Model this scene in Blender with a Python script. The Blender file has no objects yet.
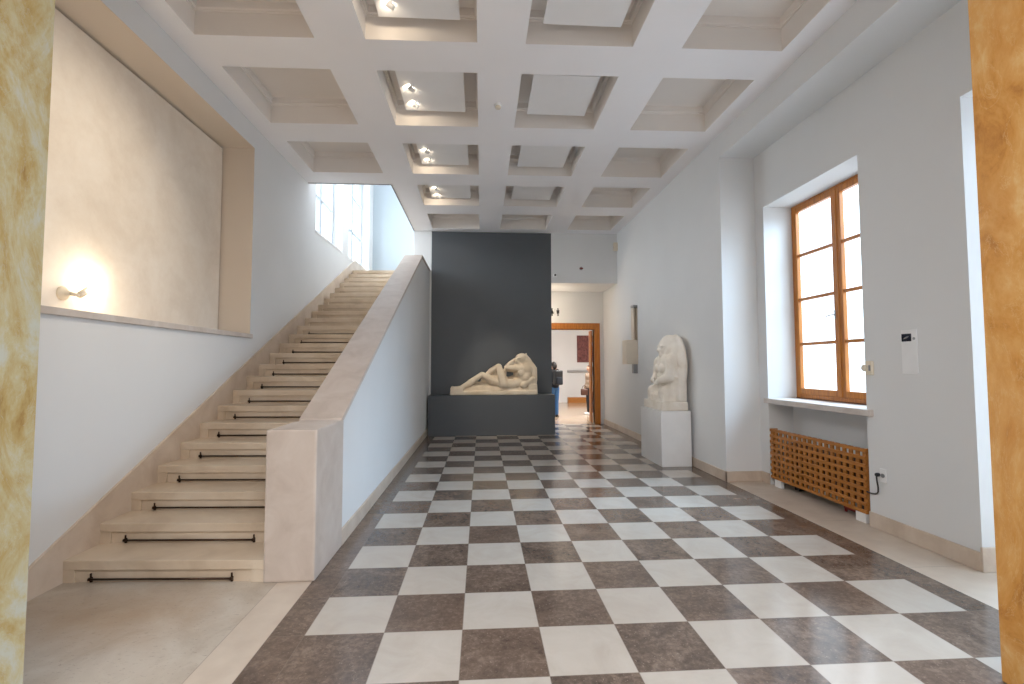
import bpy, bmesh, math, random
from mathutils import Vector, Matrix, noise
random.seed(7)
S = bpy.context.scene
COL = S.collection
PI = math.pi

# ------------------------------------------------------------------ materials
def srgb(r, g, b):
    f = lambda c: (c/255/12.92) if c/255 <= .04045 else ((c/255+.055)/1.055)**2.4
    return (f(r), f(g), f(b), 1)

class N:
    """small node builder"""
    def __init__(s, name):
        s.m = bpy.data.materials.new(name); s.m.use_nodes = True
        s.t = s.m.node_tree; s.b = s.t.nodes['Principled BSDF']
    def n(s, kind, **kw):
        x = s.t.nodes.new(kind)
        for k, v in kw.items(): setattr(x, k, v)
        return x
    def link(s, a, b): s.t.links.new(a, b)
    def put(s, sock, v):
        if hasattr(v, 'is_output'): s.link(v, sock)
        else: sock.default_value = v
    def math(s, op, a, b=0.0, clamp=False):
        x = s.n('ShaderNodeMath', operation=op, use_clamp=clamp)
        s.put(x.inputs[0], a); s.put(x.inputs[1], b); return x.outputs[0]
    def mix(s, f, a, b, mode='MIX'):
        x = s.n('ShaderNodeMix', data_type='RGBA', blend_type=mode)
        s.put(x.inputs[0], f); s.put(x.inputs[6], a); s.put(x.inputs[7], b); return x.outputs[2]
    def coords(s): return s.n('ShaderNodeTexCoord').outputs['Object']
    def noise(s, scale, detail=4, rough=.55, vec=None, dist=0.0):
        x = s.n('ShaderNodeTexNoise'); x.inputs['Scale'].default_value = scale
        x.inputs['Detail'].default_value = detail; x.inputs['Roughness'].default_value = rough
        x.inputs['Distortion'].default_value = dist
        s.link(vec if vec is not None else s.coords(), x.inputs['Vector']); return x.outputs[0]
    def ramp(s, f, stops):
        x = s.n('ShaderNodeValToRGB'); e = x.color_ramp.elements
        while len(e) < len(stops): e.new(.5)
        for k, (p, c) in enumerate(stops): e[k].position = p; e[k].color = c
        s.put(x.inputs[0], f); return x.outputs[0]
    def scalevec(s, v, sx, sy, sz):
        x = s.n('ShaderNodeVectorMath', operation='MULTIPLY'); s.link(v, x.inputs[0])
        x.inputs[1].default_value = (sx, sy, sz); return x.outputs[0]
    def bump(s, h, strength=.2, dist=.01):
        x = s.n('ShaderNodeBump'); x.inputs['Strength'].default_value = strength
        x.inputs['Distance'].default_value = dist; s.link(h, x.inputs['Height'])
        s.link(x.outputs[0], s.b.inputs['Normal'])
    def fin(s, col=None, rough=None, spec=None, metal=None):
        if col is not None: s.put(s.b.inputs['Base Color'], col)
        if rough is not None: s.put(s.b.inputs['Roughness'], rough)
        if spec is not None: s.b.inputs['Specular IOR Level'].default_value = spec
        if metal is not None: s.b.inputs['Metallic'].default_value = metal
        return s.m

def plain(name, c, rough=.6, metal=0, var=.06, scale=6, spec=.5, bump=0):
    k = N(name); f = k.noise(scale)
    d = tuple(max(0, x*(1-var)) for x in c[:3])+(1,); l = tuple(min(1, x*(1+var)) for x in c[:3])+(1,)
    col = k.ramp(f, [(.3, d), (.7, l)])
    if bump: k.bump(k.noise(scale*12), bump, .004)
    return k.fin(col, rough, spec, metal)

def plaster(name, c, var=.02):
    k = N(name)
    f = k.noise(.9, 3); g = k.noise(160, 2)
    d = tuple(x*(1-var) for x in c[:3])+(1,); l = tuple(min(1, x*(1+var)) for x in c[:3])+(1,)
    k.bump(g, .05, .002)
    return k.fin(k.ramp(f, [(.3, d), (.7, l)]), .75, .25)

def stone(name, base, dark, light, rough=.35, scale=2.2):
    k = N(name); v = k.coords()
    f = k.noise(scale, 6, .6, v, .6); g = k.noise(45, 4, .7, v)
    c = k.ramp(f, [(.3, dark), (.5, base), (.72, light)])
    pit = k.math('GREATER_THAN', g, .68)
    c = k.mix(k.math('MULTIPLY', pit, .25), c, tuple(x*.6 for x in dark[:3])+(1,))
    k.bump(g, .06, .003)
    return k.fin(c, rough, .45)

def marble(name, stops, rough=.25):
    k = N(name); v = k.scalevec(k.coords(), 1.0, 1.0, .55)
    f = k.noise(3.2, 8, .66, v, 1.1); g = k.noise(14, 6, .7, v, .4)
    h = k.math('ADD', k.math('MULTIPLY', f, .72), k.math('MULTIPLY', g, .28))
    c = k.ramp(h, stops)
    w = k.noise(2.0, 6, .7, k.scalevec(k.coords(), 1.6, 1.6, .8), 2.2)
    vein = k.math('LESS_THAN', k.math('ABSOLUTE', k.math('SUBTRACT', w, .5)), .008)
    c = k.mix(k.math('MULTIPLY', vein, .3), c, stops[-1][1])
    return k.fin(c, rough, .5)

def wood(name, c1, c2, axis='z', rough=.38):
    k = N(name); sc = {'x': (1.2, 16, 16), 'y': (16, 1.2, 16), 'z': (16, 16, 1.2)}[axis]
    f = k.noise(2.2, 5, .6, k.scalevec(k.coords(), *sc), .5)
    return k.fin(k.ramp(f, [(.3, c1), (.7, c2)]), rough, .45)

def emis(name, c, strength):
    k = N(name); k.fin(c, .5); k.b.inputs['Emission Color'].default_value = c
    k.b.inputs['Emission Strength'].default_value = strength; return k.m

def glass(name):
    k = N(name); t = k.t; out = t.nodes['Material Output']
    tr = k.n('ShaderNodeBsdfTransparent'); tr.inputs[0].default_value = (.95, .98, 1, 1)
    gl = k.n('ShaderNodeBsdfGlossy'); gl.inputs['Roughness'].default_value = .03
    lw = k.n('ShaderNodeLayerWeight'); lw.inputs[0].default_value = .5
    fr = k.math('ADD', k.math('MULTIPLY', k.math('POWER', lw.outputs['Facing'], 5.0), .7), .03)
    mx = k.n('ShaderNodeMixShader'); k.link(fr, mx.inputs[0])
    k.link(tr.outputs[0], mx.inputs[1]); k.link(gl.outputs[0], mx.inputs[2]); k.link(mx.outputs[0], out.inputs[0])
    return k.m

def floor_material():
    k = N('checkered_stone_floor'); v = k.coords()
    sp = k.n('ShaderNodeSeparateXYZ'); k.link(v, sp.inputs[0]); x, y = sp.outputs[0], sp.outputs[1]
    u, w = k.math('MULTIPLY', x, 2.0), k.math('MULTIPLY', y, 2.0)
    fu, fw = k.math('FLOOR', u), k.math('FLOOR', w)
    par = k.math('FLOORED_MODULO', k.math('ADD', fu, fw), 2.0)          # 1 = light tile
    inx = k.math('MULTIPLY', k.math('GREATER_THAN', x, -1.0), k.math('LESS_THAN', x, 3.5))
    dark_zone = k.math('MULTIPLY', k.math('GREATER_THAN', x, -1.22), k.math('LESS_THAN', x, 3.73))
    # per tile random
    cb = k.n('ShaderNodeCombineXYZ'); k.link(fu, cb.inputs[0]); k.link(fw, cb.inputs[1])
    wn = k.n('ShaderNodeTexWhiteNoise', noise_dimensions='3D'); k.link(cb.outputs[0], wn.inputs['Vector'])
    rnd = wn.outputs['Value']
    off = k.n('ShaderNodeVectorMath', operation='MULTIPLY_ADD'); k.link(wn.outputs['Color'], off.inputs[0])
    off.inputs[1].default_value = (9, 9, 9); k.link(v, off.inputs[2]); tv = off.outputs[0]
    n1 = k.noise(3.2, 6, .65, tv, .8); n2 = k.noise(26, 5, .72, tv, .3); n3 = k.noise(60, 3, .6, tv)
    dmix = k.math('ADD', k.math('MULTIPLY', n1, .5), k.math('MULTIPLY', n2, .5))
    dk = k.ramp(dmix, [(.36, srgb(66, 56, 50)), (.5, srgb(98, 84, 74)), (.62, srgb(130, 113, 100))])
    fleck = k.math('GREATER_THAN', n3, .66)
    dk = k.mix(k.math('MULTIPLY', fleck, .45), dk, srgb(170, 155, 140))
    dk = k.mix(k.math('MULTIPLY', rnd, .35), dk, srgb(112, 90, 76), 'MIX')
    lt = k.ramp(n1, [(.3, srgb(178, 169, 158)), (.55, srgb(188, 180, 170)), (.75, srgb(194, 187, 178))])
    lt = k.mix(k.math('MULTIPLY', rnd, .3), lt, srgb(186, 175, 163))
    tile = k.mix(par, dk, lt)
    inner = k.mix(inx, dk, tile)
    tra = k.ramp(k.noise(2.5, 6, .6, v, .7), [(.3, srgb(168, 154, 138)), (.55, srgb(188, 177, 163)), (.75, srgb(198, 190, 178))])
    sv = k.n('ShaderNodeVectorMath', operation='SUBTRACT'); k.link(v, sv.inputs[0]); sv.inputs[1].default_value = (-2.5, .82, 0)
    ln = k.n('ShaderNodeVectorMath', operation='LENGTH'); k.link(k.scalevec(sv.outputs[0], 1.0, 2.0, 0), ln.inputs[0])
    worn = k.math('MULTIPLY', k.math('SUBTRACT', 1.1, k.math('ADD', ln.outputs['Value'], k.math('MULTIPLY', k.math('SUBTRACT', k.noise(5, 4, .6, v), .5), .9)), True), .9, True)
    tra = k.mix(k.math('MULTIPLY', worn, .8), tra, srgb(166, 136, 104))  # brown patch mixed into the travertine ahead of the lowest step
    pits = k.math('GREATER_THAN', k.noise(26, 5, .78, k.scalevec(v, 1, 2.2, 1)), .60)
    tra = k.mix(k.math('MULTIPLY', pits, .5), tra, srgb(130, 116, 102))
    bei = k.ramp(k.noise(5, 4, .5, v), [(.3, srgb(190, 174, 158)), (.7, srgb(204, 190, 174))])
    strip = k.math('MULTIPLY', k.math('GREATER_THAN', x, -1.49), k.math('LESS_THAN', x, -1.22))
    right = k.math('GREATER_THAN', x, 3.7)
    outer = k.mix(k.math('MAXIMUM', strip, right), tra, bei)
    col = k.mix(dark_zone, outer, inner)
    # joints
    def joint(a, width):
        fr = k.math('FRACT', a); d = k.math('MINIMUM', fr, k.math('SUBTRACT', 1.0, fr)); return k.math('LESS_THAN', d, width)
    j = k.math('MULTIPLY', k.math('MAXIMUM', joint(u, .006), joint(w, .006)), dark_zone)
    def xl(pos): return k.math('LESS_THAN', k.math('ABSOLUTE', k.math('SUBTRACT', x, pos)), .003)
    j2 = k.math('MAXIMUM', xl(-1.49), xl(-1.22))
    j3 = k.math('MULTIPLY', joint(k.math('MULTIPLY', y, .83), .003), right)
    jj = k.math('MAXIMUM', k.math('MAXIMUM', j, j2), j3)
    col = k.mix(k.math('MULTIPLY', jj, .5), col, srgb(120, 108, 98))
    rough = k.math('ADD', .09, k.math('MULTIPLY', n2, .14))
    rough = k.math('ADD', rough, k.math('MULTIPLY', k.math('SUBTRACT', 1.0, dark_zone), .22))
    return k.fin(col, rough, .5)

M = {}
M['wall'] = plaster('white_wall_plaster', (.72, .725, .725, 1))
M['wall_warm'] = plaster('lamp_tinted_plaster', (.70, .61, .51, 1))
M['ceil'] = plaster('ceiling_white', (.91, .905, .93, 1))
M['coffer'] = plaster('coffer_shaded', (.81, .765, .725, 1))  # recess shade and warm glow put into the coffer colour
M['wall_upper'] = plaster('dimmed_end_wall_plaster', (.46, .52, .56, 1))  # end wall darkened in colour to offset the strong stair daylight
M['panel'] = plain('panel_white', (.84, .84, .85, 1), .55, var=.01)
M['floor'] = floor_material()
M['stair'] = stone('stair_limestone', srgb(204, 185, 162), srgb(187, 167, 143), srgb(216, 200, 179), .3)
M['newel'] = stone('newel_limestone', srgb(198, 184, 173), srgb(187, 172, 160), srgb(206, 194, 184), .45, 3.5)
M['base'] = stone('baseboard_limestone', srgb(203, 186, 169), srgb(189, 170, 152), srgb(213, 198, 182), .35, 3)
M['sill'] = stone('sill_stone', srgb(200, 190, 182), srgb(186, 174, 164), srgb(212, 204, 198), .4, 4)
M['mar_r'] = marble('ochre_marble', [(.32, srgb(158, 100, 40)), (.44, srgb(198, 138, 64)), (.55, srgb(212, 158, 88)), (.68, srgb(222, 186, 128))])
M['mar_l'] = marble('pale_yellow_marble', [(.34, srgb(150, 116, 62)), (.43, srgb(176, 152, 96)), (.52, srgb(186, 174, 134)), (.62, srgb(188, 190, 176))])
def plaster_panel():
    k = N('mottled_lime_plaster'); v = k.coords()
    f = k.noise(1.6, 7, .6, v, .5); g = k.noise(9, 5, .7, v)
    h = k.math('ADD', k.math('MULTIPLY', f, .7), k.math('MULTIPLY', g, .3))
    k.bump(g, .08, .004)
    return k.fin(k.ramp(h, [(.34, srgb(226, 213, 196)), (.52, srgb(236, 225, 210)), (.68, srgb(242, 233, 220))]), .8, .2)
M['lime'] = plaster_panel()
M['charcoal'] = plain('charcoal_paint', srgb(82, 86, 90), .42, var=.04, scale=1.2, spec=.35)
M['wood'] = wood('window_oak', srgb(150, 84, 22), srgb(196, 122, 42), 'z', .35)
M['wood_y'] = wood('lattice_oak', srgb(146, 88, 30), srgb(188, 122, 52), 'y', .42)
M['wood_dark'] = wood('window_oak_dark', srgb(84, 42, 18), srgb(122, 66, 28), 'y', .35)
M['white'] = plain('white_lacquer', (.82, .82, .82, 1), .4, var=.02)
M['cream'] = plain('cream_lacquer', srgb(226, 214, 192), .5, var=.03)
M['beige'] = plain('beige_board', srgb(218, 206, 188), .6, var=.03)
M['bronze'] = plain('dark_bronze', srgb(62, 46, 36), .38, .85, .1)
M['black'] = plain('black_plastic', srgb(22, 22, 24), .45, 0, .05)
M['screen'] = plain('dark_screen', srgb(18, 24, 40), .15, 0, .02)
M['grey'] = plain('grey_metal', srgb(150, 150, 150), .4, .5, .05)
M['red'] = plain('red_plastic', srgb(130, 30, 28), .5, 0, .05)
M['frame_grey'] = plain('dimmed_white_paint', (.42, .47, .52, 1), .45, var=.02)  # white frames darkened in colour against the window glare
M['glass'] = glass('window_glass')
M['statue'] = stone('cream_carved_limestone', srgb(222, 206, 182), srgb(206, 186, 158), srgb(230, 217, 197), .7, 3)
M['statue_w'] = stone('white_carved_marble', srgb(234, 226, 214), srgb(222, 211, 195), srgb(240, 234, 225), .6, 3)
M['lamp'] = emis('warm_lamp_lens', (1, .78, .5, 1), 14)
M['spot'] = emis('spot_lens', (1, .85, .65, 1), 5)
M['gfloor'] = wood('gallery_oak_floor', srgb(170, 142, 114), srgb(194, 168, 140), 'x', .14)
def tapestry():
    k = N('dark_red_textile'); f = k.noise(9, 6, .7, k.coords(), 1.2)
    return k.fin(k.ramp(f, [(.3, srgb(58, 30, 32)), (.5, srgb(104, 58, 56)), (.7, srgb(142, 92, 84))]), .8)
M['textile'] = tapestry()
M['skin'] = plain('skin', srgb(206, 160, 134), .5, 0, .05)
M['hair'] = plain('dark_hair', srgb(34, 26, 22), .5, 0, .2, 40)
M['navy'] = plain('dark_navy_cloth', srgb(30, 36, 46), .85, 0, .15, 20)
M['denim'] = plain('blue_denim', srgb(56, 104, 158), .85, 0, .15, 30)
M['coat'] = plain('beige_coat', srgb(170, 148, 128), .85, 0, .12, 20)
M['trouser'] = plain('charcoal_trousers', srgb(44, 48, 56), .85, 0, .12, 20)
M['leather'] = plain('brown_leather', srgb(82, 52, 40), .5, 0, .12, 20)

# ------------------------------------------------------------------ mesh helpers
class MB:
    def __init__(s): s.bm = bmesh.new()
    def box(s, x0, x1, y0, y1, z0, z1, bev=0, seg=1):
        r = bmesh.ops.create_cube(s.bm, size=1)
        vs = r['verts']
        for v in vs:
            v.co = Vector((x0+(v.co.x+.5)*(x1-x0), y0+(v.co.y+.5)*(y1-y0), z0+(v.co.z+.5)*(z1-z0)))
        if bev:
            es = list({e for v in vs for e in v.link_edges})
            bmesh.ops.bevel(s.bm, geom=es, offset=bev, segments=seg, affect='EDGES', profile=.6)
        return s
    def prism(s, pts, axis, a0, a1):
        """extrude a closed 2D polygon along an axis. x: pts=(y,z); y: pts=(x,z); z: pts=(x,y)"""
        f = {'x': lambda p, a: (a, p[0], p[1]), 'y': lambda p, a: (p[0], a, p[1]), 'z': lambda p, a: (p[0], p[1], a)}[axis]
        A = [s.bm.verts.new(f(p, a0)) for p in pts]; B = [s.bm.verts.new(f(p, a1)) for p in pts]
        n = len(pts); fs = [s.bm.faces.new(A), s.bm.faces.new(B[::-1])]
        for i in range(n): fs.append(s.bm.faces.new((A[i], B[i], B[(i+1) % n], A[(i+1) % n])))
        bmesh.ops.recalc_face_normals(s.bm, faces=fs); return s
    def quad(s, *ps):
        s.bm.faces.new([s.bm.verts.new(p) for p in ps]); return s
    def tube(s, pts, r, seg=10, r1=None):
        pts = [Vector(p) for p in pts]; rings = []
        for i, p in enumerate(pts):
            d = (pts[min(i+1, len(pts)-1)]-pts[max(i-1, 0)]).normalized()
            up = Vector((0, 0, 1)) if abs(d.z) < .9 else Vector((1, 0, 0))
            a = d.cross(up).normalized(); b = d.cross(a)
            rr = r if r1 is None else r+(r1-r)*i/(len(pts)-1)
            rings.append([s.bm.verts.new(p+(a*math.cos(2*PI*k/seg)+b*math.sin(2*PI*k/seg))*rr) for k in range(seg)])
        for A, B in zip(rings, rings[1:]):
            for k in range(seg): s.bm.faces.new((A[k], A[(k+1) % seg], B[(k+1) % seg], B[k]))
        s.bm.faces.new(rings[0][::-1]); s.bm.faces.new(rings[-1]); return s
    def lathe(s, prof, o, d, seg=24):
        """prof = (distance along d, radius)"""
        o = Vector(o); d = Vector(d).normalized(); up = Vector((0, 0, 1)) if abs(d.z) < .9 else Vector((1, 0, 0))
        a = d.cross(up).normalized(); b = d.cross(a); rings = []
        for t, r in prof:
            rings.append([s.bm.verts.new(o+d*t+(a*math.cos(2*PI*k/seg)+b*math.sin(2*PI*k/seg))*max(r, 1e-4)) for k in range(seg)])
        for A, B in zip(rings, rings[1:]):
            for k in range(seg): s.bm.faces.new((A[k], A[(k+1) % seg], B[(k+1) % seg], B[k]))
        s.bm.faces.new(rings[0][::-1]); s.bm.faces.new(rings[-1]); return s
    def cap(s, p0, r0, p1=None, r1=None, sub=2):
        """tapered capsule = hull of two spheres"""
        p1 = p1 or p0; r1 = r0 if r1 is None else r1
        t = bmesh.new()
        bmesh.ops.create_icosphere(t, subdivisions=sub, radius=r0, matrix=Matrix.Translation(p0))
        if Vector(p0) != Vector(p1):
            bmesh.ops.create_icosphere(t, subdivisions=sub, radius=r1, matrix=Matrix.Translation(p1))
            r = bmesh.ops.convex_hull(t, input=t.verts[:])
            bad = {g for k in ('geom_interior', 'geom_unused') for g in r[k] if isinstance(g, bmesh.types.BMVert)}
            bmesh.ops.delete(t, geom=[v for v in bad if v.is_valid], context='VERTS')
        s._merge(t); return s
    def ell(s, c, rad, rot=None, sub=3):
        t = bmesh.new(); bmesh.ops.create_icosphere(t, subdivisions=sub, radius=1)
        m = Matrix.Translation(c) @ (rot.to_4x4() if rot else Matrix.Identity(4)) @ Matrix.Diagonal((*rad, 1))
        bmesh.ops.transform(t, matrix=m, verts=t.verts); s._merge(t); return s
    def _merge(s, t):
        me = bpy.data.meshes.new('tmp'); t.to_mesh(me); t.free(); s.bm.from_mesh(me); bpy.data.meshes.remove(me)
    def build(s, name, mat, parent=None, smooth=False, off=None):
        bmesh.ops.recalc_face_normals(s.bm, faces=s.bm.faces[:])
        if off:
            for v in s.bm.verts: v.co -= Vector(off)
        me = bpy.data.meshes.new(name); s.bm.to_mesh(me); s.bm.free()
        if smooth:
            for p in me.polygons: p.use_smooth = True
        o = bpy.data.objects.new(name, me); COL.objects.link(o); me.materials.append(mat)
        if parent: o.parent = parent
        return o
    def remesh(s, name, mat, parent=None, voxel=.02, it=3, off=None, rough=0):
        """fuse all overlapping solids into one continuous surface"""
        o = s.build(name, mat, parent, off=off)
        m = o.modifiers.new('r', 'REMESH'); m.mode = 'VOXEL'; m.voxel_size = voxel
        m2 = o.modifiers.new('s', 'SMOOTH'); m2.factor = .5; m2.iterations = it
        dg = bpy.context.evaluated_depsgraph_get(); dg.update()
        me = bpy.data.meshes.new_from_object(o.evaluated_get(dg)); o.modifiers.clear()
        old = o.data; o.data = me; bpy.data.meshes.remove(old); me.name = name
        if not me.materials: me.materials.append(mat)
        if rough:
            nor = [v.normal.copy() for v in me.vertices]
            for v, q in zip(me.vertices, nor): v.co += q*noise.noise(v.co*9)*rough
        for p in me.polygons: p.use_smooth = True
        return o

def tag(o, label, cat, group=None):
    o['label'] = label; o['category'] = cat
    if group: o['group'] = group
    return o
def struct(o): o['kind'] = 'structure'; return o
def empty(name, loc):
    o = bpy.data.objects.new(name, None); COL.objects.link(o); o.location = loc; o.empty_display_size = .1; return o
def thing(name, loc, label, cat, group=None): return tag(empty(name, loc), label, cat, group)
def copy_tree(root, loc):
    r = root.copy(); COL.objects.link(r); r.location = loc
    for ch in list(root.children):
        c = ch.copy(); COL.objects.link(c); c.parent = r
        for g in list(ch.children):
            d = g.copy(); COL.objects.link(d); d.parent = c
    return r

def holed(mb, axis, p0, p1, a0, a1, z0, z1, holes):
    """solid wall slab from p0..p1 across, a0..a1 along, with rectangular through holes (a0,a1,z0,z1)"""
    As = sorted({a0, a1, *[h[0] for h in holes], *[h[1] for h in holes]}); As = [a for a in As if a0 <= a <= a1]
    for A, B in zip(As, As[1:]):
        cut = sorted([(h[2], h[3]) for h in holes if h[0] <= A and h[1] >= B]); z = z0
        for c0, c1 in cut+[(z1, z1)]:
            if c0 > z+1e-6:
                if axis == 'x': mb.box(p0, p1, A, B, z, c0)
                else: mb.box(A, B, p0, p1, z, c0)
            z = max(z, c1)
    return mb

# ------------------------------------------------------------------ key dimensions (metres)
ZC = 5.22; XL = -3.20; XR = 3.73; XREC = 4.27; YREC = 4.20; YB = 9.70
XPI, XPO = -1.60, -1.22            # parapet
RISE, TREAD, Y1, NST = .1735, .361, 1.29, 24
SKEW = .055                        # the risers run slightly askew to the hall
YD = 11.2                          # wall with the doorway

# ------------------------------------------------------------------ setting
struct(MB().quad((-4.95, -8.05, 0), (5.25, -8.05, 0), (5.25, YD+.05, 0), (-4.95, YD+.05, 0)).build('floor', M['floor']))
struct(MB().quad((.9, YD+.05, 0), (9, YD+.05, 0), (9, 19.6, 0), (.9, 19.6, 0)).build('floor_gallery', M['gfloor']))

NY0, NY1, NZ0, NZ1 = -.1, 4.375, 2.12, 4.90
WA = (6.98, 8.82, 4.42, 7.3); WB = (9.36, 11.5, 4.42, 7.3)
mb = MB()
holed(mb, 'x', -3.67, XL, -1.2, 12.0, 0, 8.0, [(NY0, NY1, NZ0, NZ1), WA, WB])
mb.box(-3.77, -3.67, -1.2, 6.5, 0, 8.0)
struct(mb.build('wall_left', M['wall']))

# niche lining (the lamp's warm light put into its colour)
mb = MB(); e = .004
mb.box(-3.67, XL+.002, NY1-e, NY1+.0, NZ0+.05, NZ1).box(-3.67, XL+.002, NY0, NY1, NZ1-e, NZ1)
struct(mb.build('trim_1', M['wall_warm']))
# niche sill
struct(MB().box(-3.67, XL+.03, NY0, NY1+.03, NZ0-.01, NZ0+.05, .004).build('trim_2', M['sill']))

# right wall: forward part, recess, header
mb = MB()
mb.box(XR, XREC+.7, YREC, YD+.2, 0, ZC)
mb.box(XR, XREC+.7, -1.2, YREC, 4.87, ZC)
H1 = (2.22, 3.99, 0, 4.04); H2 = (-.69, 1.08, 0, 4.04)
holed(mb, 'x', XREC, XREC+.5, -1.2, YREC, 0, 4.87, [H1, H2])
for h in (H1,): mb.box(XREC+.37, XREC+.5, h[0], h[1], 0, 1.17)       # thin parapet under the window
struct(mb.build('wall_right', M['wall']))

# back wall and the passage to the gallery
mb = MB()
mb.box(-1.63, 1.90, YB+.1, YB+.45, 0, ZC)
mb.box(-1.63, -1.175, YB, YB+.1, 0, ZC)
mb.box(1.90, XR, YB, YD+.2, 3.89, ZC)
mb.box(1.75, 1.90, YB+.45, YD, 0, 3.89)
holed(mb, 'y', YD, YD+.2, 1.75, XR, 0, 3.89, [(2.02, 3.45, 0, 2.77)])
struct(mb.build('wall_back', M['wall']))

# front wall with the opening the camera looks through
PY0, PY1, PXL, PXR = -.75, -.2, -2.055, 2.935
mb = MB()
mb.box(-3.67, PXL-.55, PY0+.1, PY1-.1, 0, ZC).box(PXR+.55, XREC+.5, PY0+.1, PY1-.1, 0, ZC)
mb.box(PXL-.55, PXR+.55, PY0+.1, PY1-.1, 4.75, ZC)
struct(mb.build('wall_front', M['wall']))

# entrance lobby where the viewer stands
struct(MB().box(-5.0, -4.9, -8, PY0+.1, 0, 4.75).box(5.2, 5.3, -8, PY0+.1, 0, 4.75).box(-5.0, 5.3, -8.1, -8, 0, 4.75).box(-5.0, -3.67, PY0+.1, PY0+.2, 0, 4.75).box(XREC+.5, 5.3, PY0+.1, PY0+.2, 0, 4.75).build('wall_lobby', M['wall']))
struct(MB().box(-5.0, 5.3, -8.1, PY0+.1, 4.75, 4.9).build('ceiling_lobby', M['ceil']))

# coffered ceiling
CX = [(-2.92, -1.67), (-1.13, .07), (.60, 1.78), (2.33, 3.47)]
CY = [(-.68, .56), (1.06, 2.33), (2.87, 4.17), (4.74, 5.93), (6.47, 7.64), (8.23, 9.42)]
XO, YO = -1.63, 6.53
def ceiling():
    mb = MB(); top = ZC+.5
    xs = sorted({-3.67, XREC+.5, XO, *[v for c in CX for v in c]}); ys = sorted({-1.2, YB+.2, YO, *[v for c in CY for v in c]})
    for xa, xb in zip(xs, xs[1:]):
        for ya, yb in zip(ys, ys[1:]):
            xm, ym = (xa+xb)/2, (ya+yb)/2
            if xm < XO and ym > YO: continue
            if any(a < xm < b for a, b in CX) and any(a < ym < b for a, b in CY): continue
            mb.quad((xa, ya, ZC), (xb, ya, ZC), (xb, yb, ZC), (xa, yb, ZC))
    for xa, xb in CX:
        for ya, yb in CY:
            if xa < XO and ya > 6: continue
            prof = [(0, 0), (0, .255), (.018, .255), (.018, .272), (.034, .28), (.034, .36)]   # (inset, height)
            ring = lambda i, h: [(xa+i, ya+i, ZC+h), (xb-i, ya+i, ZC+h), (xb-i, yb-i, ZC+h), (xa+i, yb-i, ZC+h)]
            for (i0, h0), (i1, h1) in zip(prof, prof[1:]):
                A, B = ring(i0, h0), ring(i1, h1)
                for k in range(4): mb.quad(A[k], A[(k+1) % 4], B[(k+1) % 4], B[k])
            mb.quad(*ring(*prof[-1]))
    # slab edge around the stair opening and a lid above
    mb.box(-3.67, XO, YO-.12, YO-.001, ZC+.003, top); mb.box(XO+.001, XO+.12, YO-.001, YB+.2, ZC+.003, top)
    mb.quad((-3.67, -1.2, top), (XREC+.5, -1.2, top), (XREC+.5, YO, top), (-3.67, YO, top))
    mb.quad((XO, YO, top), (XREC+.5, YO, top), (XREC+.5, YB+.2, top), (XO, YB+.2, top))
    fixed = {-1.2, YB+.2, YO, YO-.12}
    for v in mb.bm.verts:
        if min(abs(v.co.y-q) for q in fixed) > 1e-4: v.co.y -= .02*(v.co.x-.3)
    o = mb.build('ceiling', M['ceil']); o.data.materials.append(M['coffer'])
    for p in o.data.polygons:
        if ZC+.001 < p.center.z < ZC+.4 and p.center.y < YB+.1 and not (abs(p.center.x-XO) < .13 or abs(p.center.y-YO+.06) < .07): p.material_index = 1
    return o
struct(ceiling())
# thin dark shadow bead round the stair opening
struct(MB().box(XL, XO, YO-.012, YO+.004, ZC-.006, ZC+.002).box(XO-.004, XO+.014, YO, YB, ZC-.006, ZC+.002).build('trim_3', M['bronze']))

# stair hall above: end wall, right wall and lid
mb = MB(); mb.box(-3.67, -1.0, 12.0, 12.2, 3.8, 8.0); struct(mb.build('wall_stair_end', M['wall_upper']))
mb = MB(); mb.box(XO, XO+.12, YO, 12.0, ZC+.5, 8.0).box(XO, XO+.12, YB+.2, 12.0, 4.0, ZC+.5).box(-3.67, XO, YO-.12, YO, ZC+.5, 8.0); struct(mb.build('wall_stair_right', M['wall']))
struct(MB().box(-3.67, XO+.12, YO-.12, 12.2, 8.0, 8.15).build('ceiling_stair', M['ceil']))

# gallery behind the doorway
mb = MB()
mb.box(.9, 9, 19.45, 19.6, 0, 4.2).box(8.9, 9, YD+.2, 19.6, 0, 4.2).box(.8, .95, YD+.2, 19.6, 0, 4.2).box(3.75, 9, YD+.15, YD+.2, 0, 4.2)
mb.box(.9, 4.10, 19.25, 19.45, 0, 4.2)
struct(mb.build('wall_gallery', M['wall']))
struct(MB().box(.8, 9, YD+.2, 19.6, 4.2, 4.3).build('ceiling_gallery', M['ceil']))

# baseboards
struct(MB().box(XR-.02, XR, YREC-.02, YD, 0, .15, .004).box(XR-.02, XREC, YREC-.02, YREC, 0, .15, .004).build('baseboard_right', M['base']))
struct(MB().box(XREC-.02, XREC, 1.08, 2.22, 0, .155, .004).box(XREC-.02, XREC, 3.99, YREC-.02, 0, .155, .004).box(XREC-.02, XREC+.37, 1.06, 1.08, 0, .2, .003).build('baseboard_recess', M['base']))
struct(MB().box(XPO, XPO+.02, 2.03, YB, 0, .155, .004).build('baseboard_left', M['base']))

# ------------------------------------------------------------------ marble jambs of the opening
def pier(x0, x1, mat, label):
    t = thing('marble_pier', ((x0+x1)/2, (PY0+PY1)/2, 0), label, 'pillar', 'marble piers of the opening')
    MB().box(x0, x1, PY0, PY1, 0, 4.75, .006).build('shaft', mat, t, off=t.location)
    return t
pier(PXL-.55, PXL, M['mar_l'], 'pale yellow veined marble pier at the left edge beside the staircase')
pier(PXR, PXR+.55, M['mar_r'], 'orange ochre marble pier at the right edge beside the windows')

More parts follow.
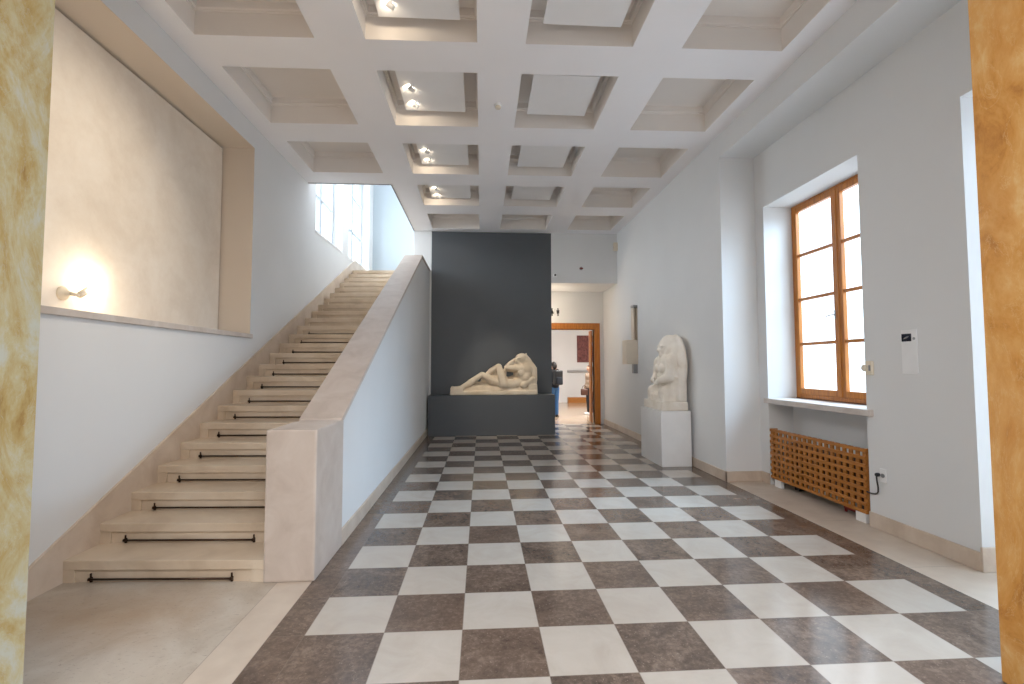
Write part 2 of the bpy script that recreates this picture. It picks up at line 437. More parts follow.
# ------------------------------------------------------------------ staircase
st = thing('staircase', ((XL+XPI)/2, Y1, 0), 'straight flight of pale limestone steps rising along the left wall', 'staircase')
SO = st.location
def step_mesh(k):
    y = Y1+(k-1)*TREAD; z0 = (k-1)*RISE; z1 = k*RISE; m = MB()
    m.box(XL, XPI, y, y+TREAD+.03, z1-.075, z1, .007, 2)                         # tread slab with rounded nose
    m.box(XL, XL+.11, y+.004, y+TREAD, z0-.002, z1-.07); m.box(XPI-.1, XPI, y+.004, y+TREAD, z0-.002, z1-.07)
    m.box(XL+.11, XPI-.1, y+.022, y+TREAD, z0-.002, z1-.07)                      # recessed riser
    return m
for k in range(1, NST+1):
    m = step_mesh(k)
    if k == NST: m.box(XL, XO-.001, Y1+(k-1)*TREAD+.3, 12.0, k*RISE-.2, k*RISE-.001)
    for v in m.bm.verts:
        if v.co.y < 10: v.co.y += SKEW*(XPI-v.co.x)
    m.build('step', M['stair'], st, off=SO)
# stepped skirting along the wall
ys, ye = .55, 9.9
zt = lambda y: (y-Y1)*RISE/TREAD+.33
pts = [(1.02, 0), (1.02, zt(1.02)-.0), (ye, zt(ye)), (12.0, zt(ye)), (12.0, zt(ye)-.45), (ye, zt(ye)-.5)]
pts += [(Y1+.4, -.0+.0)]
MB().prism(pts, 'x', XL, XL+.022).box(XL, XL+.022, -.2, 1.018, 0, zt(1.02)-.0).build('wall_skirting', M['base'], st, off=SO)

ordinal = ['lowest', 'second', 'third', 'fourth', 'fifth', 'sixth', 'seventh', 'eighth', 'ninth', 'tenth', 'eleventh', 'twelfth', 'thirteenth', 'fourteenth']
proto = None
for k in range(1, 15):
    y = Y1+(k-1)*TREAD+.022+SKEW*(XPI+2.41); z = (k-1)*RISE+.03
    lab = ('dark bronze carpet rod on the %s step from the floor' % ordinal[k-1])
    if proto is None:
        proto = t = thing('stair_rod', (-2.41, y, z), lab, 'stair rod', 'bronze rods across the stair risers'); t.rotation_euler.z = -SKEW
        MB().tube([(-.565, -.022, 0), (.565, -.022, 0)], .0085, 10).build('rod', M['bronze'], t, True)
        for sx in (-.555, .555):
            MB().box(sx-.009, sx+.009, -.014, .001, -.028, .012, .002).lathe([(0, .013), (.018, .013)], (sx-.009, -.022, 0), (1, 0, 0), 12).tube([(sx, -.012, .0), (sx, -.012, .042)], .007, 8).build('bracket', M['bronze'], t)
    else:
        t = copy_tree(proto, (-2.41, y, z)); t.rotation_euler = proto.rotation_euler; t['label'] = lab

# parapet between the stair and the hall
pp = thing('stair_parapet', ((XPI+XPO)/2, 1.27, 0), 'solid white stair parapet with pale stone coping between steps and hall', 'parapet')
PO = pp.location
MB().box(XPI, XPO+.02, 1.27, 2.03, 0, 1.2, .018, 2).build('newel', M['newel'], pp, off=PO)
zs = lambda y: 1.2+(y-1.95)*(4.2-1.2)/(8.05-1.95)
MB().prism([(2.03, 0), (2.03, zs(2.03)-.05), (8.05, 4.15), (YB, 4.15), (YB, 0)], 'x', XPI+.01, XPO).build('plaster_body', M['wall'], pp, off=PO)
MB().prism([(1.97, 1.195), (1.98, zs(1.98)), (8.05, 4.2), (8.06, 4.15), (2.03, zs(2.03)-.05)], 'x', XPI, XPO+.018).box(XPI, XPO+.018, 8.04, YB, 4.15, 4.2).build('coping', M['newel'], pp, off=PO)

# ------------------------------------------------------------------ niche: panel and wall lamp
o = MB().box(-3.66, -3.63, NY0+.02, NY1-.035, NZ0+.06, NZ1-.035, .003).build('plaster_panel', M['lime'])
tag(o, 'large mottled beige plaster panel set in the left wall niche', 'wall panel')
LX, LY, LZ = -3.63, 1.80, 2.365
lp = thing('wall_lamp', (LX, LY, LZ), 'small cream spotlight lamp glowing on the beige niche panel', 'wall lamp')
MB().lathe([(0, .062), (.012, .062), (.022, .056), (.03, .04), (.05, .025), (.07, .018)], (0, 0, 0), (1, 0, 0), 28).build('base', M['cream'], lp, True)
MB().tube([(.06, 0, 0), (.09, .03, -.008), (.10, .055, -.008)], .016, 12).build('arm', M['cream'], lp, True)
hd = Vector((.10, .075, 0)); dr = Vector((-.12, .82, .5)).normalized()
h_ = MB().lathe([(-.025, .010), (-.02, .026), (.0, .031), (.12, .032), (.122, .028), (.105, .027)], hd, dr, 24).build('head', M['cream'], lp, True)
MB().lathe([(.106, .024), (.125, .026), (.13, .018)], hd, dr, 20).build('lens', M['lamp'], h_, True)

# ------------------------------------------------------------------ windows on the right
def oak_window(name, y0, y1, x, z0):
    z1 = 4.04; ym = (y0+y1)/2
    w = empty(name, (x, ym, z0)); w['kind'] = 'structure'; O = w.location
    m = MB(); m.box(x, x+.07, y0, y0+.04, z0, z1).box(x, x+.07, y1-.04, y1, z0, z1).box(x, x+.07, y0+.04, y1-.04, z1-.04, z1).box(x, x+.07, y0+.04, y1-.04, z0, z0+.05)
    m.build('frame', M['wood'], w, off=O)
    for a, b, s in ((y0+.04, ym-.006, -1), (ym+.006, y1-.04, 1)):
        za, zb = z0+.05, z1-.04; q = .072; m = MB(); xa, xb = x-.012, x+.045
        m.box(xa, xb, a, a+q, za, zb, .004).box(xa, xb, b-q, b, za, zb, .004).box(xa, xb, a+q, b-q, zb-q, zb, .004).box(xa, xb, a+q, b-q, za, za+q+.01, .004)
        for i in (1, 2, 3):
            z = za+q+(zb-za-2*q)*i/4; m.box(xa+.012, xb-.01, a+q, b-q, z-.021, z+.021, .003)
        sh = m.build('sash', M['wood'], w, off=O)
        MB().box(x+.018, x+.022, a+q-.005, b-q+.005, za+q-.005, zb-q+.005).build('glass', M['glass'], sh, off=O)
    MB().box(x-.024, x-.01, ym-.022, ym+.022, z0+.05, z1-.04, .005).build('astragal', M['wood'], w, off=O)
    hz = 2.36
    m = MB(); m.box(x-.034, x-.024, ym+.03, ym+.055, hz-.06, hz+.06, .004).tube([(x-.03, ym+.043, hz), (x-.07, ym+.043, hz), (x-.07, ym+.15, hz-.01)], .008, 8)
    m.build('handle', M['grey'], w, off=O)
    MB().box(x-.01, x+.07, y0, y1, z0-.05, z0, .004).build('bottom_rail', M['wood_dark'], w, off=O)
    return w
oak_window('window_1', 2.22, 3.99, 4.70, 1.25)
oak_window('window_2', -.69, 1.08, 4.70, .05)
for n, (a, b) in (('trim_4', (2.13, 4.03)),):       # stone sills
    mb = MB().box(XREC-.05, XREC+.001, a, b, 1.165, 1.235, .004); mb.box(XREC, XREC+.5, a+.09, b-.04, 1.165, 1.235)
    struct(mb.build(n, M['sill']))

# white windows above the stair
def white_window(name, y0, y1, z0, z1):
    x = -3.42; w = empty(name, (x, (y0+y1)/2, z0)); w['kind'] = 'structure'; O = w.location; ym = (y0+y1)/2
    m = MB().box(x-.08, x, y0, y0+.07, z0, z1).box(x-.08, x, y1-.07, y1, z0, z1).box(x-.08, x, y0+.07, y1-.07, z1-.07, z1).box(x-.08, x, y0+.07, y1-.07, z0, z0+.07)
    m.build('frame', M['frame_grey'], w, off=O)
    m = MB().box(x-.07, x+.01, ym-.06, ym+.06, z0+.07, z1-.07)
    for i in (1, 2): m.box(x-.06, x, y0+.07, y1-.07, z0+(z1-z0)*i/3-.02, z0+(z1-z0)*i/3+.02)
    m.build('mullion', M['frame_grey'], w, off=O)
    MB().box(x-.045, x-.04, y0+.07, y1-.07, z0+.07, z1-.07).build('glass', M['glass'], w, off=O)
    MB().tube([(x+.01, ym, z0+.9), (x+.05, ym, z0+.9), (x+.05, ym+.1, z0+.9)], .01, 8).build('handle', M['grey'], w, off=O)
    MB().box(x-.02, XL+.015, y0-.02, y1+.02, z0-.03, z0+.012, .003).build('sill', M['white'], w, off=O)
white_window('window_3', *WA); white_window('window_4', *WB)

# ------------------------------------------------------------------ radiator behind a lattice cover
def radiator_cover():
    y0, y1, z0, z1 = 2.26, 3.965, .105, .805; x = XREC+.0
    t = thing('radiator_cover', (x, (y0+y1)/2, 0), 'orange oak lattice radiator cover on white feet under the near window', 'radiator cover'); O = t.location
    m = MB(); nx, nz, ww = 17, 8, .052
    for i in range(nx+1):
        c = y0+ww/2+(y1-y0-ww)*i/nx; m.box(x+.004, x+.022, c-ww/2, c+ww/2, z0, z1, .003)
    for j in range(nz+1):
        c = z0+ww/2-.006+(z1-z0-ww+.012)*j/nz; h = .038/2; m.box(x-.012, x+.006, y0, y1, c-h, c+h, .003)
    m.build('lattice', M['wood_y'], t, off=O)
    for c in (y0+.10, y1-.14): MB().box(x+.0, x+.05, c-.07, c+.07, 0, z0+.01, .003).build('foot', M['white'], t, off=O)
    for c in (y0, y1-.02): MB().box(x+.022, x+.10, c, c+.02, z0, z1, .002).build('side_board', M['wood_y'], t, off=O)
radiator_cover()
t = thing('radiator', (XREC+.22, 3.1, .09), 'dark radiator standing behind the oak lattice cover', 'radiator'); O = t.location
m = MB()
for i in range(26): c = 2.40+i*.055; m.box(XREC+.14, XREC+.30, c, c+.03, .12, .62, .01)
m.box(XREC+.18, XREC+.26, 2.40, 3.80, .14, .18).box(XREC+.18, XREC+.26, 2.40, 3.80, .56, .6)
m.build('fins', M['leather'], t, off=O)
for c in (2.45, 3.6): MB().box(XREC+.16, XREC+.28, c, c+.1, 0, .13).build('foot', M['black'], t, off=O)
MB().tube([(XREC+.12, 2.72, .06), (XREC+.12, 2.52, .06)], .03, 10).tube([(XREC+.12, 2.72, .0), (XREC+.12, 2.72, .12)], .015, 8).build('valve', M['red'], t, off=O)

# ------------------------------------------------------------------ fittings on the right wall
t = thing('wall_socket', (XREC, 2.03, .57), 'white wall socket right of the lattice radiator cover', 'socket')
MB().box(-.012, 0, -.042, .042, -.07, .07, .004).build('plate', M['white'], t)
MB().lathe([(0, .022), (.006, .022), (.007, .017)], (-.012, 0, .0), (-1, 0, 0), 16).build('outlet', M['grey'], t)
t = thing('power_cord', (XREC, 2.08, .57), 'black power cord plugged in beside the lattice radiator cover', 'cord')
MB().lathe([(0, .018), (.02, .02), (.034, .018), (.04, .008)], (-.012, .0, .0), (-1, 0, 0), 14).build('plug', M['black'], t, True)
cp = [(-.04, 0, -.01), (-.042, -.006, -.06), (-.035, -.01, -.13), (-.02, .015, -.19), (-.014, .07, -.215), (-.012, .14, -.22), (-.012, .165, -.215)]
def smoothpath(p, n=5):
    P = [Vector(q) for q in p]; out = []
    for i in range(len(P)-1):
        a, b, c, d = P[max(i-1, 0)], P[i], P[i+1], P[min(i+2, len(P)-1)]
        for k in range(n):
            s = k/n; out.append(.5*((2*b)+(c-a)*s+(2*a-5*b+4*c-d)*s*s+(3*b-a-3*c+d)*s**3))
    return out+[P[-1]]
MB().tube(smoothpath(cp), .008, 8).build('cable', M['black'], t, True)

t = thing('information_plate', (XREC, 1.665, 1.84), 'white upright wall plate with small dark screen right of the window', 'wall plate')
MB().box(-.014, 0, -.085, .085, -.215, .215, .003).build('plate', M['white'], t)
s_ = MB().box(-.019, -.013, -.03, .075, .10, .175, .002).build('screen', M['screen'], t)
m = MB(); m.prism([(.055, .125), (.035, .14), (.005, .15), (-.012, .15), (.0, .14), (.02, .13)], 'x', -.0205, -.0185); m.build('emblem', M['grey'], s_)
MB().lathe([(0, .013), (.004, .013)], (-.014, -.058, .125), (-1, 0, 0), 16).build('button', M['grey'], t)
t = thing('thermostat', (XREC, 2.15, 1.68), 'small cream thermostat box at the edge of the window opening', 'thermostat')
MB().box(-.03, 0, -.05, .04, -.075, .075, .006).build('housing', M['cream'], t)
MB().lathe([(0, .036), (.012, .036), (.016, .03)], (-.028, .045, .0), (-1, 0, 0), 24).build('dial', M['cream'], t, True)
MB().box(-.034, -.029, -.035, -.01, -.03, .03, .002).build('switch', M['grey'], t)

# ------------------------------------------------------------------ ceiling panels, spots, smoke detector
pr = None; spots_pr = None
rowname = ['nearest to the viewer', 'second from the viewer', 'third from the viewer', 'fourth from the viewer', 'fifth from the viewer']
for ci, cname in ((1, 'left'), (2, 'right')):
    for ri in range(0, 5):
        (xa, xb), (ya, yb) = CX[ci], CY[ri]; c = ((xa+xb)/2, (ya+yb)/2, ZC+.115)
        lab = 'flat white panel hung in the %s middle column of coffers, %s' % (cname, rowname[ri])
        if ri == 0: continue
        if pr is None:
            pr = t = thing('ceiling_panel', c, lab, 'ceiling panel', 'white panels hung in the coffers')
            MB().box(-.42, .42, -.47, .47, 0, .03, .003).build('board', M['panel'], t)
            MB().box(-.30, .30, -.03, .03, .03, .185).box(-.03, .03, -.30, .30, .03, .185).build('hanger', M['white'], t)
        else:
            t = copy_tree(pr, c); t['label'] = lab
        if ci == 1:
            for sj, sy in enumerate((-.17, .22)):
                lab = 'tiny white spotlight under the left column ceiling panel %s, %s one' % (rowname[ri], ('near', 'far')[sj])
                c2 = (c[0]-.25, c[1]+sy, c[2])
                if spots_pr is None:
                    spots_pr = t = thing('ceiling_spotlight', c2, lab, 'spotlight', 'spotlights on the left ceiling panels')
                    MB().lathe([(0, .022), (-.012, .022), (-.03, .01), (-.06, .01)], (0, 0, 0), (0, 0, 1), 16).build('stem', M['white'], t)
                    d = Vector((-.75, -.1, .45)).normalized(); p = Vector((.03, .01, -.085))
                    hh = MB().lathe([(0, .022), (.01, .027), (.075, .027), (.075, .024)], p, d, 18).build('head', M['white'], t, True)
                    MB().lathe([(.07, .021), (.077, .02)], p, d, 16).build('lens', M['spot'], hh)
                else:
                    t = copy_tree(spots_pr, c2); t['label'] = lab
t = thing('smoke_detector', (.34, 3.56, ZC), 'round cream smoke detector on the ceiling beam between coffers', 'smoke detector')
MB().lathe([(0, .055), (-.012, .055), (-.018, .05)], (0, 0, 0), (0, 0, 1), 24).build('base', M['white'], t, True)
MB().lathe([(-.018, .03), (-.03, .04), (-.05, .036), (-.056, .02)], (0, 0, 0), (0, 0, 1), 24).build('sensor', M['beige'], t, True)

# fittings on the far wall
t = thing('motion_detector', (XR, YB-.06, 4.86), 'small cream motion detector high in the far right corner', 'detector')
MB().box(-.11, 0, -.05, .05, -.11, .11, .02, 2).build('housing', M['cream'], t, True)
MB().ell((-.105, -.02, -.03), (.02, .035, .045)).build('lens', M['beige'], t, True)
t = thing('security_camera', (2.06, YB+.004, 4.09), 'tiny white camera beside the top of the dark panel', 'camera')
MB().box(-.05, .05, -.04, 0, -.05, .05, .01).build('housing', M['white'], t)
MB().lathe([(0, .026), (.02, .028), (.03, .02)], (0, -.04, 0), (0, -1, 0), 16).build('lens', M['black'], t, True)
t = thing('ceiling_alarm', (2.76, YB, 4.28), 'tiny dark red alarm light on the wall above the passage', 'alarm')
MB().lathe([(0, .045), (.015, .045), (.03, .025)], (0, 0, 0), (0, -1, 0), 18).build('base', M['grey'], t, True)
MB().ell((0, -.03, 0), (.05, .025, .022)).build('lens', M['red'], t, True)
t = thing('restroom_sign', (2.3, YD, 3.29), 'black man and woman pictograms on the wall above the doorway', 'sign')
def fig(cx, skirt):
    m = MB().lathe([(0, .024), (.006, .024)], (cx, -.001, .085), (0, -1, 0), 16)
    if skirt: m.prism([(cx-.02, .055), (cx+.02, .055), (cx+.06, -.05), (cx-.06, -.05)], 'y', -.007, -.001)
    else: m.prism([(cx-.045, .055), (cx+.045, .055), (cx+.035, -.05), (cx-.035, -.05)], 'y', -.007, -.001)
    m.box(cx-.026, cx-.006, -.007, -.001, -.12, -.045).box(cx+.006, cx+.026, -.007, -.001, -.12, -.045)
    return m
fig(-.1, True).build('woman_figure', M['black'], t); fig(.075, False).build('man_figure', M['black'], t)
MB().box(-.018, -.008, -.006, -.001, -.1, .09).build('divider', M['grey'], t)

# wall object between passage and statue
t = thing('wall_sculpture', (XR, 8.1, 1.55), 'pale box sculpture with a tall slot hung on the right wall', 'sculpture')
MB().box(-.26, 0, 0, .36, .19, .75, .004).build('box', M['beige'], t)
MB().box(-.012, 0, .0, .16, .75, 1.55).box(-.1, -.012, .13, .16, .75, 1.5).box(-.1, -.08, .0, .15, .75, 1.5).build('post', M['beige'], t)
MB().box(-.11, 0, -.01, .16, 1.5, 1.56, .003).build('cap', M['grey'], t)
MB().box(-.1, 0, .03, .15, -.02, .19, .003).build('bracket', M['grey'], t)

# ------------------------------------------------------------------ dark panel, podium and reclining statue
o = MB().box(-1.17, 1.96, YB-.005, YB+.095, 0, ZC-.012, .003).build('exhibition_panel', M['charcoal']); tag(o, 'tall charcoal grey wall panel behind the reclining statue', 'panel')
o = MB().box(-1.17, 1.95, 9.1, YB-.01, 0, .985, .004).build('podium', M['charcoal']); tag(o, 'long charcoal grey podium carrying the reclining statue', 'podium')

def reclining():
    x0, z0, sc, yc = -.657, .985, .00247, 9.37
    Q = lambda u, v, d=0: (x0+(u-50)*sc, yc+d*sc, z0+(510-v)*sc)
    t = thing('reclining_statue', (.43, yc, z0), 'cream limestone statue of a reclining nude woman on the podium', 'statue'); O = t.location
    m = MB()
    C = lambda a, ra, b=None, rb=None: m.cap(Q(*a), ra*sc, Q(*b) if b else None, (rb if rb is not None else ra)*sc)
    E_ = lambda c, r, ang=0: m.ell(Q(*c), tuple(x*sc for x in r), Matrix.Rotation(ang, 3, 'Y'))
    # legs: near one with the low knee, far one with the high knee
    C((92, 442, -44), 19, (165, 440, -42), 24); C((74, 430, -44), 12, (92, 442, -44), 18)
    for q in range(4): C((84, 440+q*3, -58+q*8), 8, (66, 428+q*5, -60+q*8), 6)
    C((168, 436, -42), 23, (262, 382, -42), 34); C((262, 382, -42), 34, (366, 306, -36), 27)
    C((374, 306, -36), 29, (470, 362, -24), 46); C((470, 362, -24), 46, (590, 400, -8), 58)
    C((100, 448, 22), 20, (165, 440, 22), 22); C((165, 436, 22), 22, (300, 372, 30), 26)
    C((538, 222, -10), 28, (468, 268, 10), 31); C((468, 268, 10), 31, (400, 340, 26), 27)
    C((546, 224, -22), 29, (560, 290, -42), 37); C((560, 290, -42), 37, (592, 398, -46), 58)
    # stone left standing between the legs and behind the waist
    C((340, 430, 30), 50, (520, 430, 30), 60); C((470, 330, 44), 34, (520, 350, 44), 50); C((500, 280, 40), 26, (530, 330, 40), 40); C((390, 370, 40), 34, (500, 400, 40), 50)
    # pelvis, belly, chest
    C((605, 402, -30), 54, (690, 404, -30), 50); C((690, 402, -30), 50, (775, 376, -20), 52)
    E_((808, 330, -2), (84, 80, 84), .2); E_((812, 262, 2), (84, 76, 78)); C((820, 228, 0), 54, (870, 250, 16), 52)
    C((740, 244, -18), 40, (800, 240, 0), 50)
    E_((768, 286, -62), (36, 26, 36)); E_((818, 336, -64), (38, 24, 36))
    C((612, 350, 34), 30, (612, 400, 20), 44); C((606, 262, 20), 20, (600, 320, 30), 22); C((640, 250, 10), 30, (730, 262, 10), 30)
    # neck and head, leaning on the raised forearm
    C((792, 206, -6), 36, (772, 160, -12), 38); E_((762, 146, -16), (50, 42, 52), -.5); E_((782, 122, 4), (50, 42, 34))
    C((727, 158, -52), 9, (720, 176, -55), 12); C((736, 143, -52), 9, (764, 136, -60), 7); C((730, 188, -46), 8, (744, 192, -48), 7)
    E_((742, 194, -36), (28, 18, 20)); E_((732, 172, -40), (20, 16, 22))
    C((760, 214, -30), 30, (720, 214, -24), 26)
    # right arm: shoulder - elbow over the knee - hand at the head
    C((775, 246, -48), 34, (700, 244, -52), 28); C((700, 244, -52), 28, (622, 236, -44), 24); C((616, 232, -42), 22, (654, 194, -42), 23); C((654, 194, -42), 23, (702, 156, -36), 17)
    for q in range(4): C((702, 156, -46+q*9), 9, (742-q*3, 124-q*2, -48+q*10), 7)
    C((702, 160, -50), 8, (726, 154, -62), 6)
    C((660, 210, -10), 24, (700, 200, -10), 30); C((800, 150, 14), 34, (820, 190, 14), 44); C((640, 352, 40), 24, (700, 350, 30), 36); C((730, 250, 30), 40, (730, 330, 30), 36)
    # left arm: behind the head, elbow out, hand at the hair
    C((846, 216, 14), 48, (900, 256, 10), 42); C((900, 256, 10), 42, (908, 330, 0), 38); C((908, 330, 0), 38, (890, 392, -24), 44)
    C((896, 244, 18), 38, (846, 142, 18), 20); C((846, 142, 18), 19, (824, 112, 12), 14); C((824, 112, 12), 10, (826, 94, 8), 8); C((816, 116, 8), 10, (802, 102, 2), 7)
    C((880, 360, -46), 36, (790, 410, -56), 36)
    # rock the figure lies on
    C((560, 466, -14), 46, (900, 464, -2), 58); C((250, 456, 0), 52, (560, 462, 0), 56); C((110, 472, 0), 36, (300, 464, 0), 46); C((895, 432, 16), 38, (880, 470, 0), 52)
    a, b = Q(54, 510, -82), Q(934, 470, 86); m.box(a[0], b[0], a[1], b[1], a[2], b[2])
    a, b = Q(56, 480, -80), Q(185, 440, 80); m.box(a[0], b[0], a[1], b[1], a[2], b[2])
    a, b = Q(840, 480, -74), Q(932, 404, 80); m.box(a[0], b[0], a[1], b[1], a[2], b[2])
    o = m.remesh('figure', M['statue'], t, .012, 4, off=O, rough=.004)
    for v in o.data.vertices: v.co.z = max(v.co.z, .0); v.co.x = min(v.co.x, 1.535-.43)
reclining()

# ------------------------------------------------------------------ pedestal and kneeling statue
o = MB().box(3.16, 3.68, 5.25, 6.28, 0, .935, .004).build('pedestal', M['white']); tag(o, 'white box pedestal under the kneeling statue by right wall', 'pedestal')
def kneeling():
    t = thing('kneeling_statue', (3.42, 5.77, .935), 'pale stone hooded kneeling figure on the white pedestal', 'statue'); O = t.location
    m = MB(); m.box(3.20, 3.66, 5.30, 6.23, .935, 1.085, .02, 2); m.build('plinth', M['statue_w'], t, off=O)
    m = MB(); c = m.cap; zb = 1.07
    # folded legs: thighs to the front, shins tucked under
    for s in (-1, 1):
        y = 5.77+s*.20
        c((3.50, y, 1.24), .155, (3.335, 5.77+s*.27, 1.235), .125)
        c((3.335, 5.77+s*.27, 1.20), .12, (3.52, 5.77+s*.26, 1.17), .11)
        c((3.34, 5.77+s*.25, 1.16), .095, (3.34, 5.77+s*.05, 1.15), .085)
    m.box(3.24, 3.64, 5.40, 6.14, 1.075, 1.2)
    m.ell((3.52, 5.77, 1.32), (.155, .36, .24)); m.ell((3.50, 5.77, 1.52), (.165, .33, .26))
    m.ell((3.50, 5.77, 1.74), (.165, .33, .22)); c((3.51, 5.53, 1.80), .135, (3.51, 6.01, 1.80), .135)
    # head under a long mantle
    m.ell((3.47, 5.77, 2.04), (.135, .125, .17)); m.ell((3.52, 5.77, 2.07), (.145, .185, .20)); c((3.555, 5.77, 2.10), .11, (3.58, 5.77, 1.5), .15)
    m.ell((3.53, 5.77, 1.95), (.14, .24, .22)); c((3.56, 5.55, 1.75), .12, (3.57, 5.50, 1.30), .14); c((3.56, 5.99, 1.75), .12, (3.57, 6.04, 1.30), .14)
    c((3.345, 5.77, 2.03), .022, (3.325, 5.77, 1.985), .03); c((3.355, 5.71, 2.06), .022, (3.355, 5.66, 2.05), .016); c((3.355, 5.83, 2.06), .022, (3.355, 5.88, 2.05), .016)
    c((3.352, 5.745, 1.935), .016, (3.352, 5.795, 1.935), .016); m.ell((3.385, 5.77, 1.90), (.05, .05, .045))
    c((3.45, 5.77, 1.9), .085, (3.48, 5.77, 1.75), .12)
    m.ell((3.56, 5.73, 2.10), (.12, .22, .16)); m.ell((3.57, 5.66, 1.98), (.11, .25, .22))
    # arms: upper arm down, forearm across, hands folded in the lap with fingers
    for s in (-1, 1):
        c((3.45, 5.77+s*.29, 1.78), .10, (3.42, 5.77+s*.315, 1.52), .085); c((3.42, 5.77+s*.315, 1.52), .085, (3.285, 5.77+s*.14, 1.44), .06)
        for q in range(4): c((3.28, 5.77+s*(.13-q*.012), 1.455-q*.024), .02, (3.25, 5.77+s*(.03-q*.008), 1.44-q*.024), .015)
        c((3.29, 5.77+s*.12, 1.47), .022, (3.27, 5.77+s*.06, 1.49), .016)
    m.ell((3.345, 5.67, 1.66), (.06, .085, .08)); m.ell((3.345, 5.87, 1.66), (.06, .085, .08))
    m.ell((3.61, 5.69, 1.70), (.10, .455, .575)); m.ell((3.55, 5.60, 1.45), (.13, .26, .42))
    m.box(3.50, 3.665, 5.33, 6.17, 1.075, 1.70, .04, 2)
    c((3.49, 5.365, 1.50), .026, (3.64, 5.362, 1.49), .026)
    o = m.remesh('figure', M['statue_w'], t, .013, 3, off=O, rough=.005)
    for v in o.data.vertices: v.co.x = min(v.co.x, 3.695-3.42)
kneeling()

# ------------------------------------------------------------------ doorway, door leaf and gallery beyond
d = empty('door_1', (2.74, YD, 0)); d['kind'] = 'structure'; O = d.location
x0, x1, zt_ = 2.02, 3.45, 2.77
MB().box(x0-.17, x0, YD-.03, YD+.21, 0, zt_+.19, .006).box(x1, x1+.17, YD-.03, YD+.21, 0, zt_+.19, .006).box(x0, x1, YD-.03, YD+.21, zt_, zt_+.19, .006).build('frame', M['wood'], d, off=O)
m = MB(); a, b = YD+.22, YD+.48; xx = x1-.055
m.box(xx, xx+.045, a, a+.1, .02, zt_-.02, .003).box(xx, xx+.045, b-.1, b, .02, zt_-.02, .003)
for z in (.02, .35, .8, 1.25, 1.7, 2.15, 2.6): m.box(xx, xx+.045, a+.1, b-.1, z, z+(.2 if z < .1 else .07), .003)
lf = m.build('leaf', M['wood'], d, off=O)
MB().box(xx+.02, xx+.025, a+.1, b-.1, .2, 2.62).build('glass', M['glass'], lf, off=O)
for z in (.5, 1.4, 2.3): MB().tube([(xx+.05, a-.01, z), (xx+.05, a-.01, z+.12)], .014, 8).build('hinge', M['grey'], lf, off=O)

o = MB().box(4.60, 5.75, 19.40, 19.44, 1.86, 3.12, .01).build('textile_picture', M['textile']); tag(o, 'dark red unframed textile picture on the far gallery wall', 'picture')
o = MB().box(4.12, 8.2, 19.36, 19.44, 1.40, 1.50, .005).build('wall_rail', M['grey']); tag(o, 'grey horizontal rail on the far gallery wall', 'rail')
o = MB().box(4.12, 8.2, 19.1, 19.44, 0, .24, .008).build('wooden_bench', M['wood_y']); tag(o, 'low orange wooden bench along the far gallery wall', 'bench')

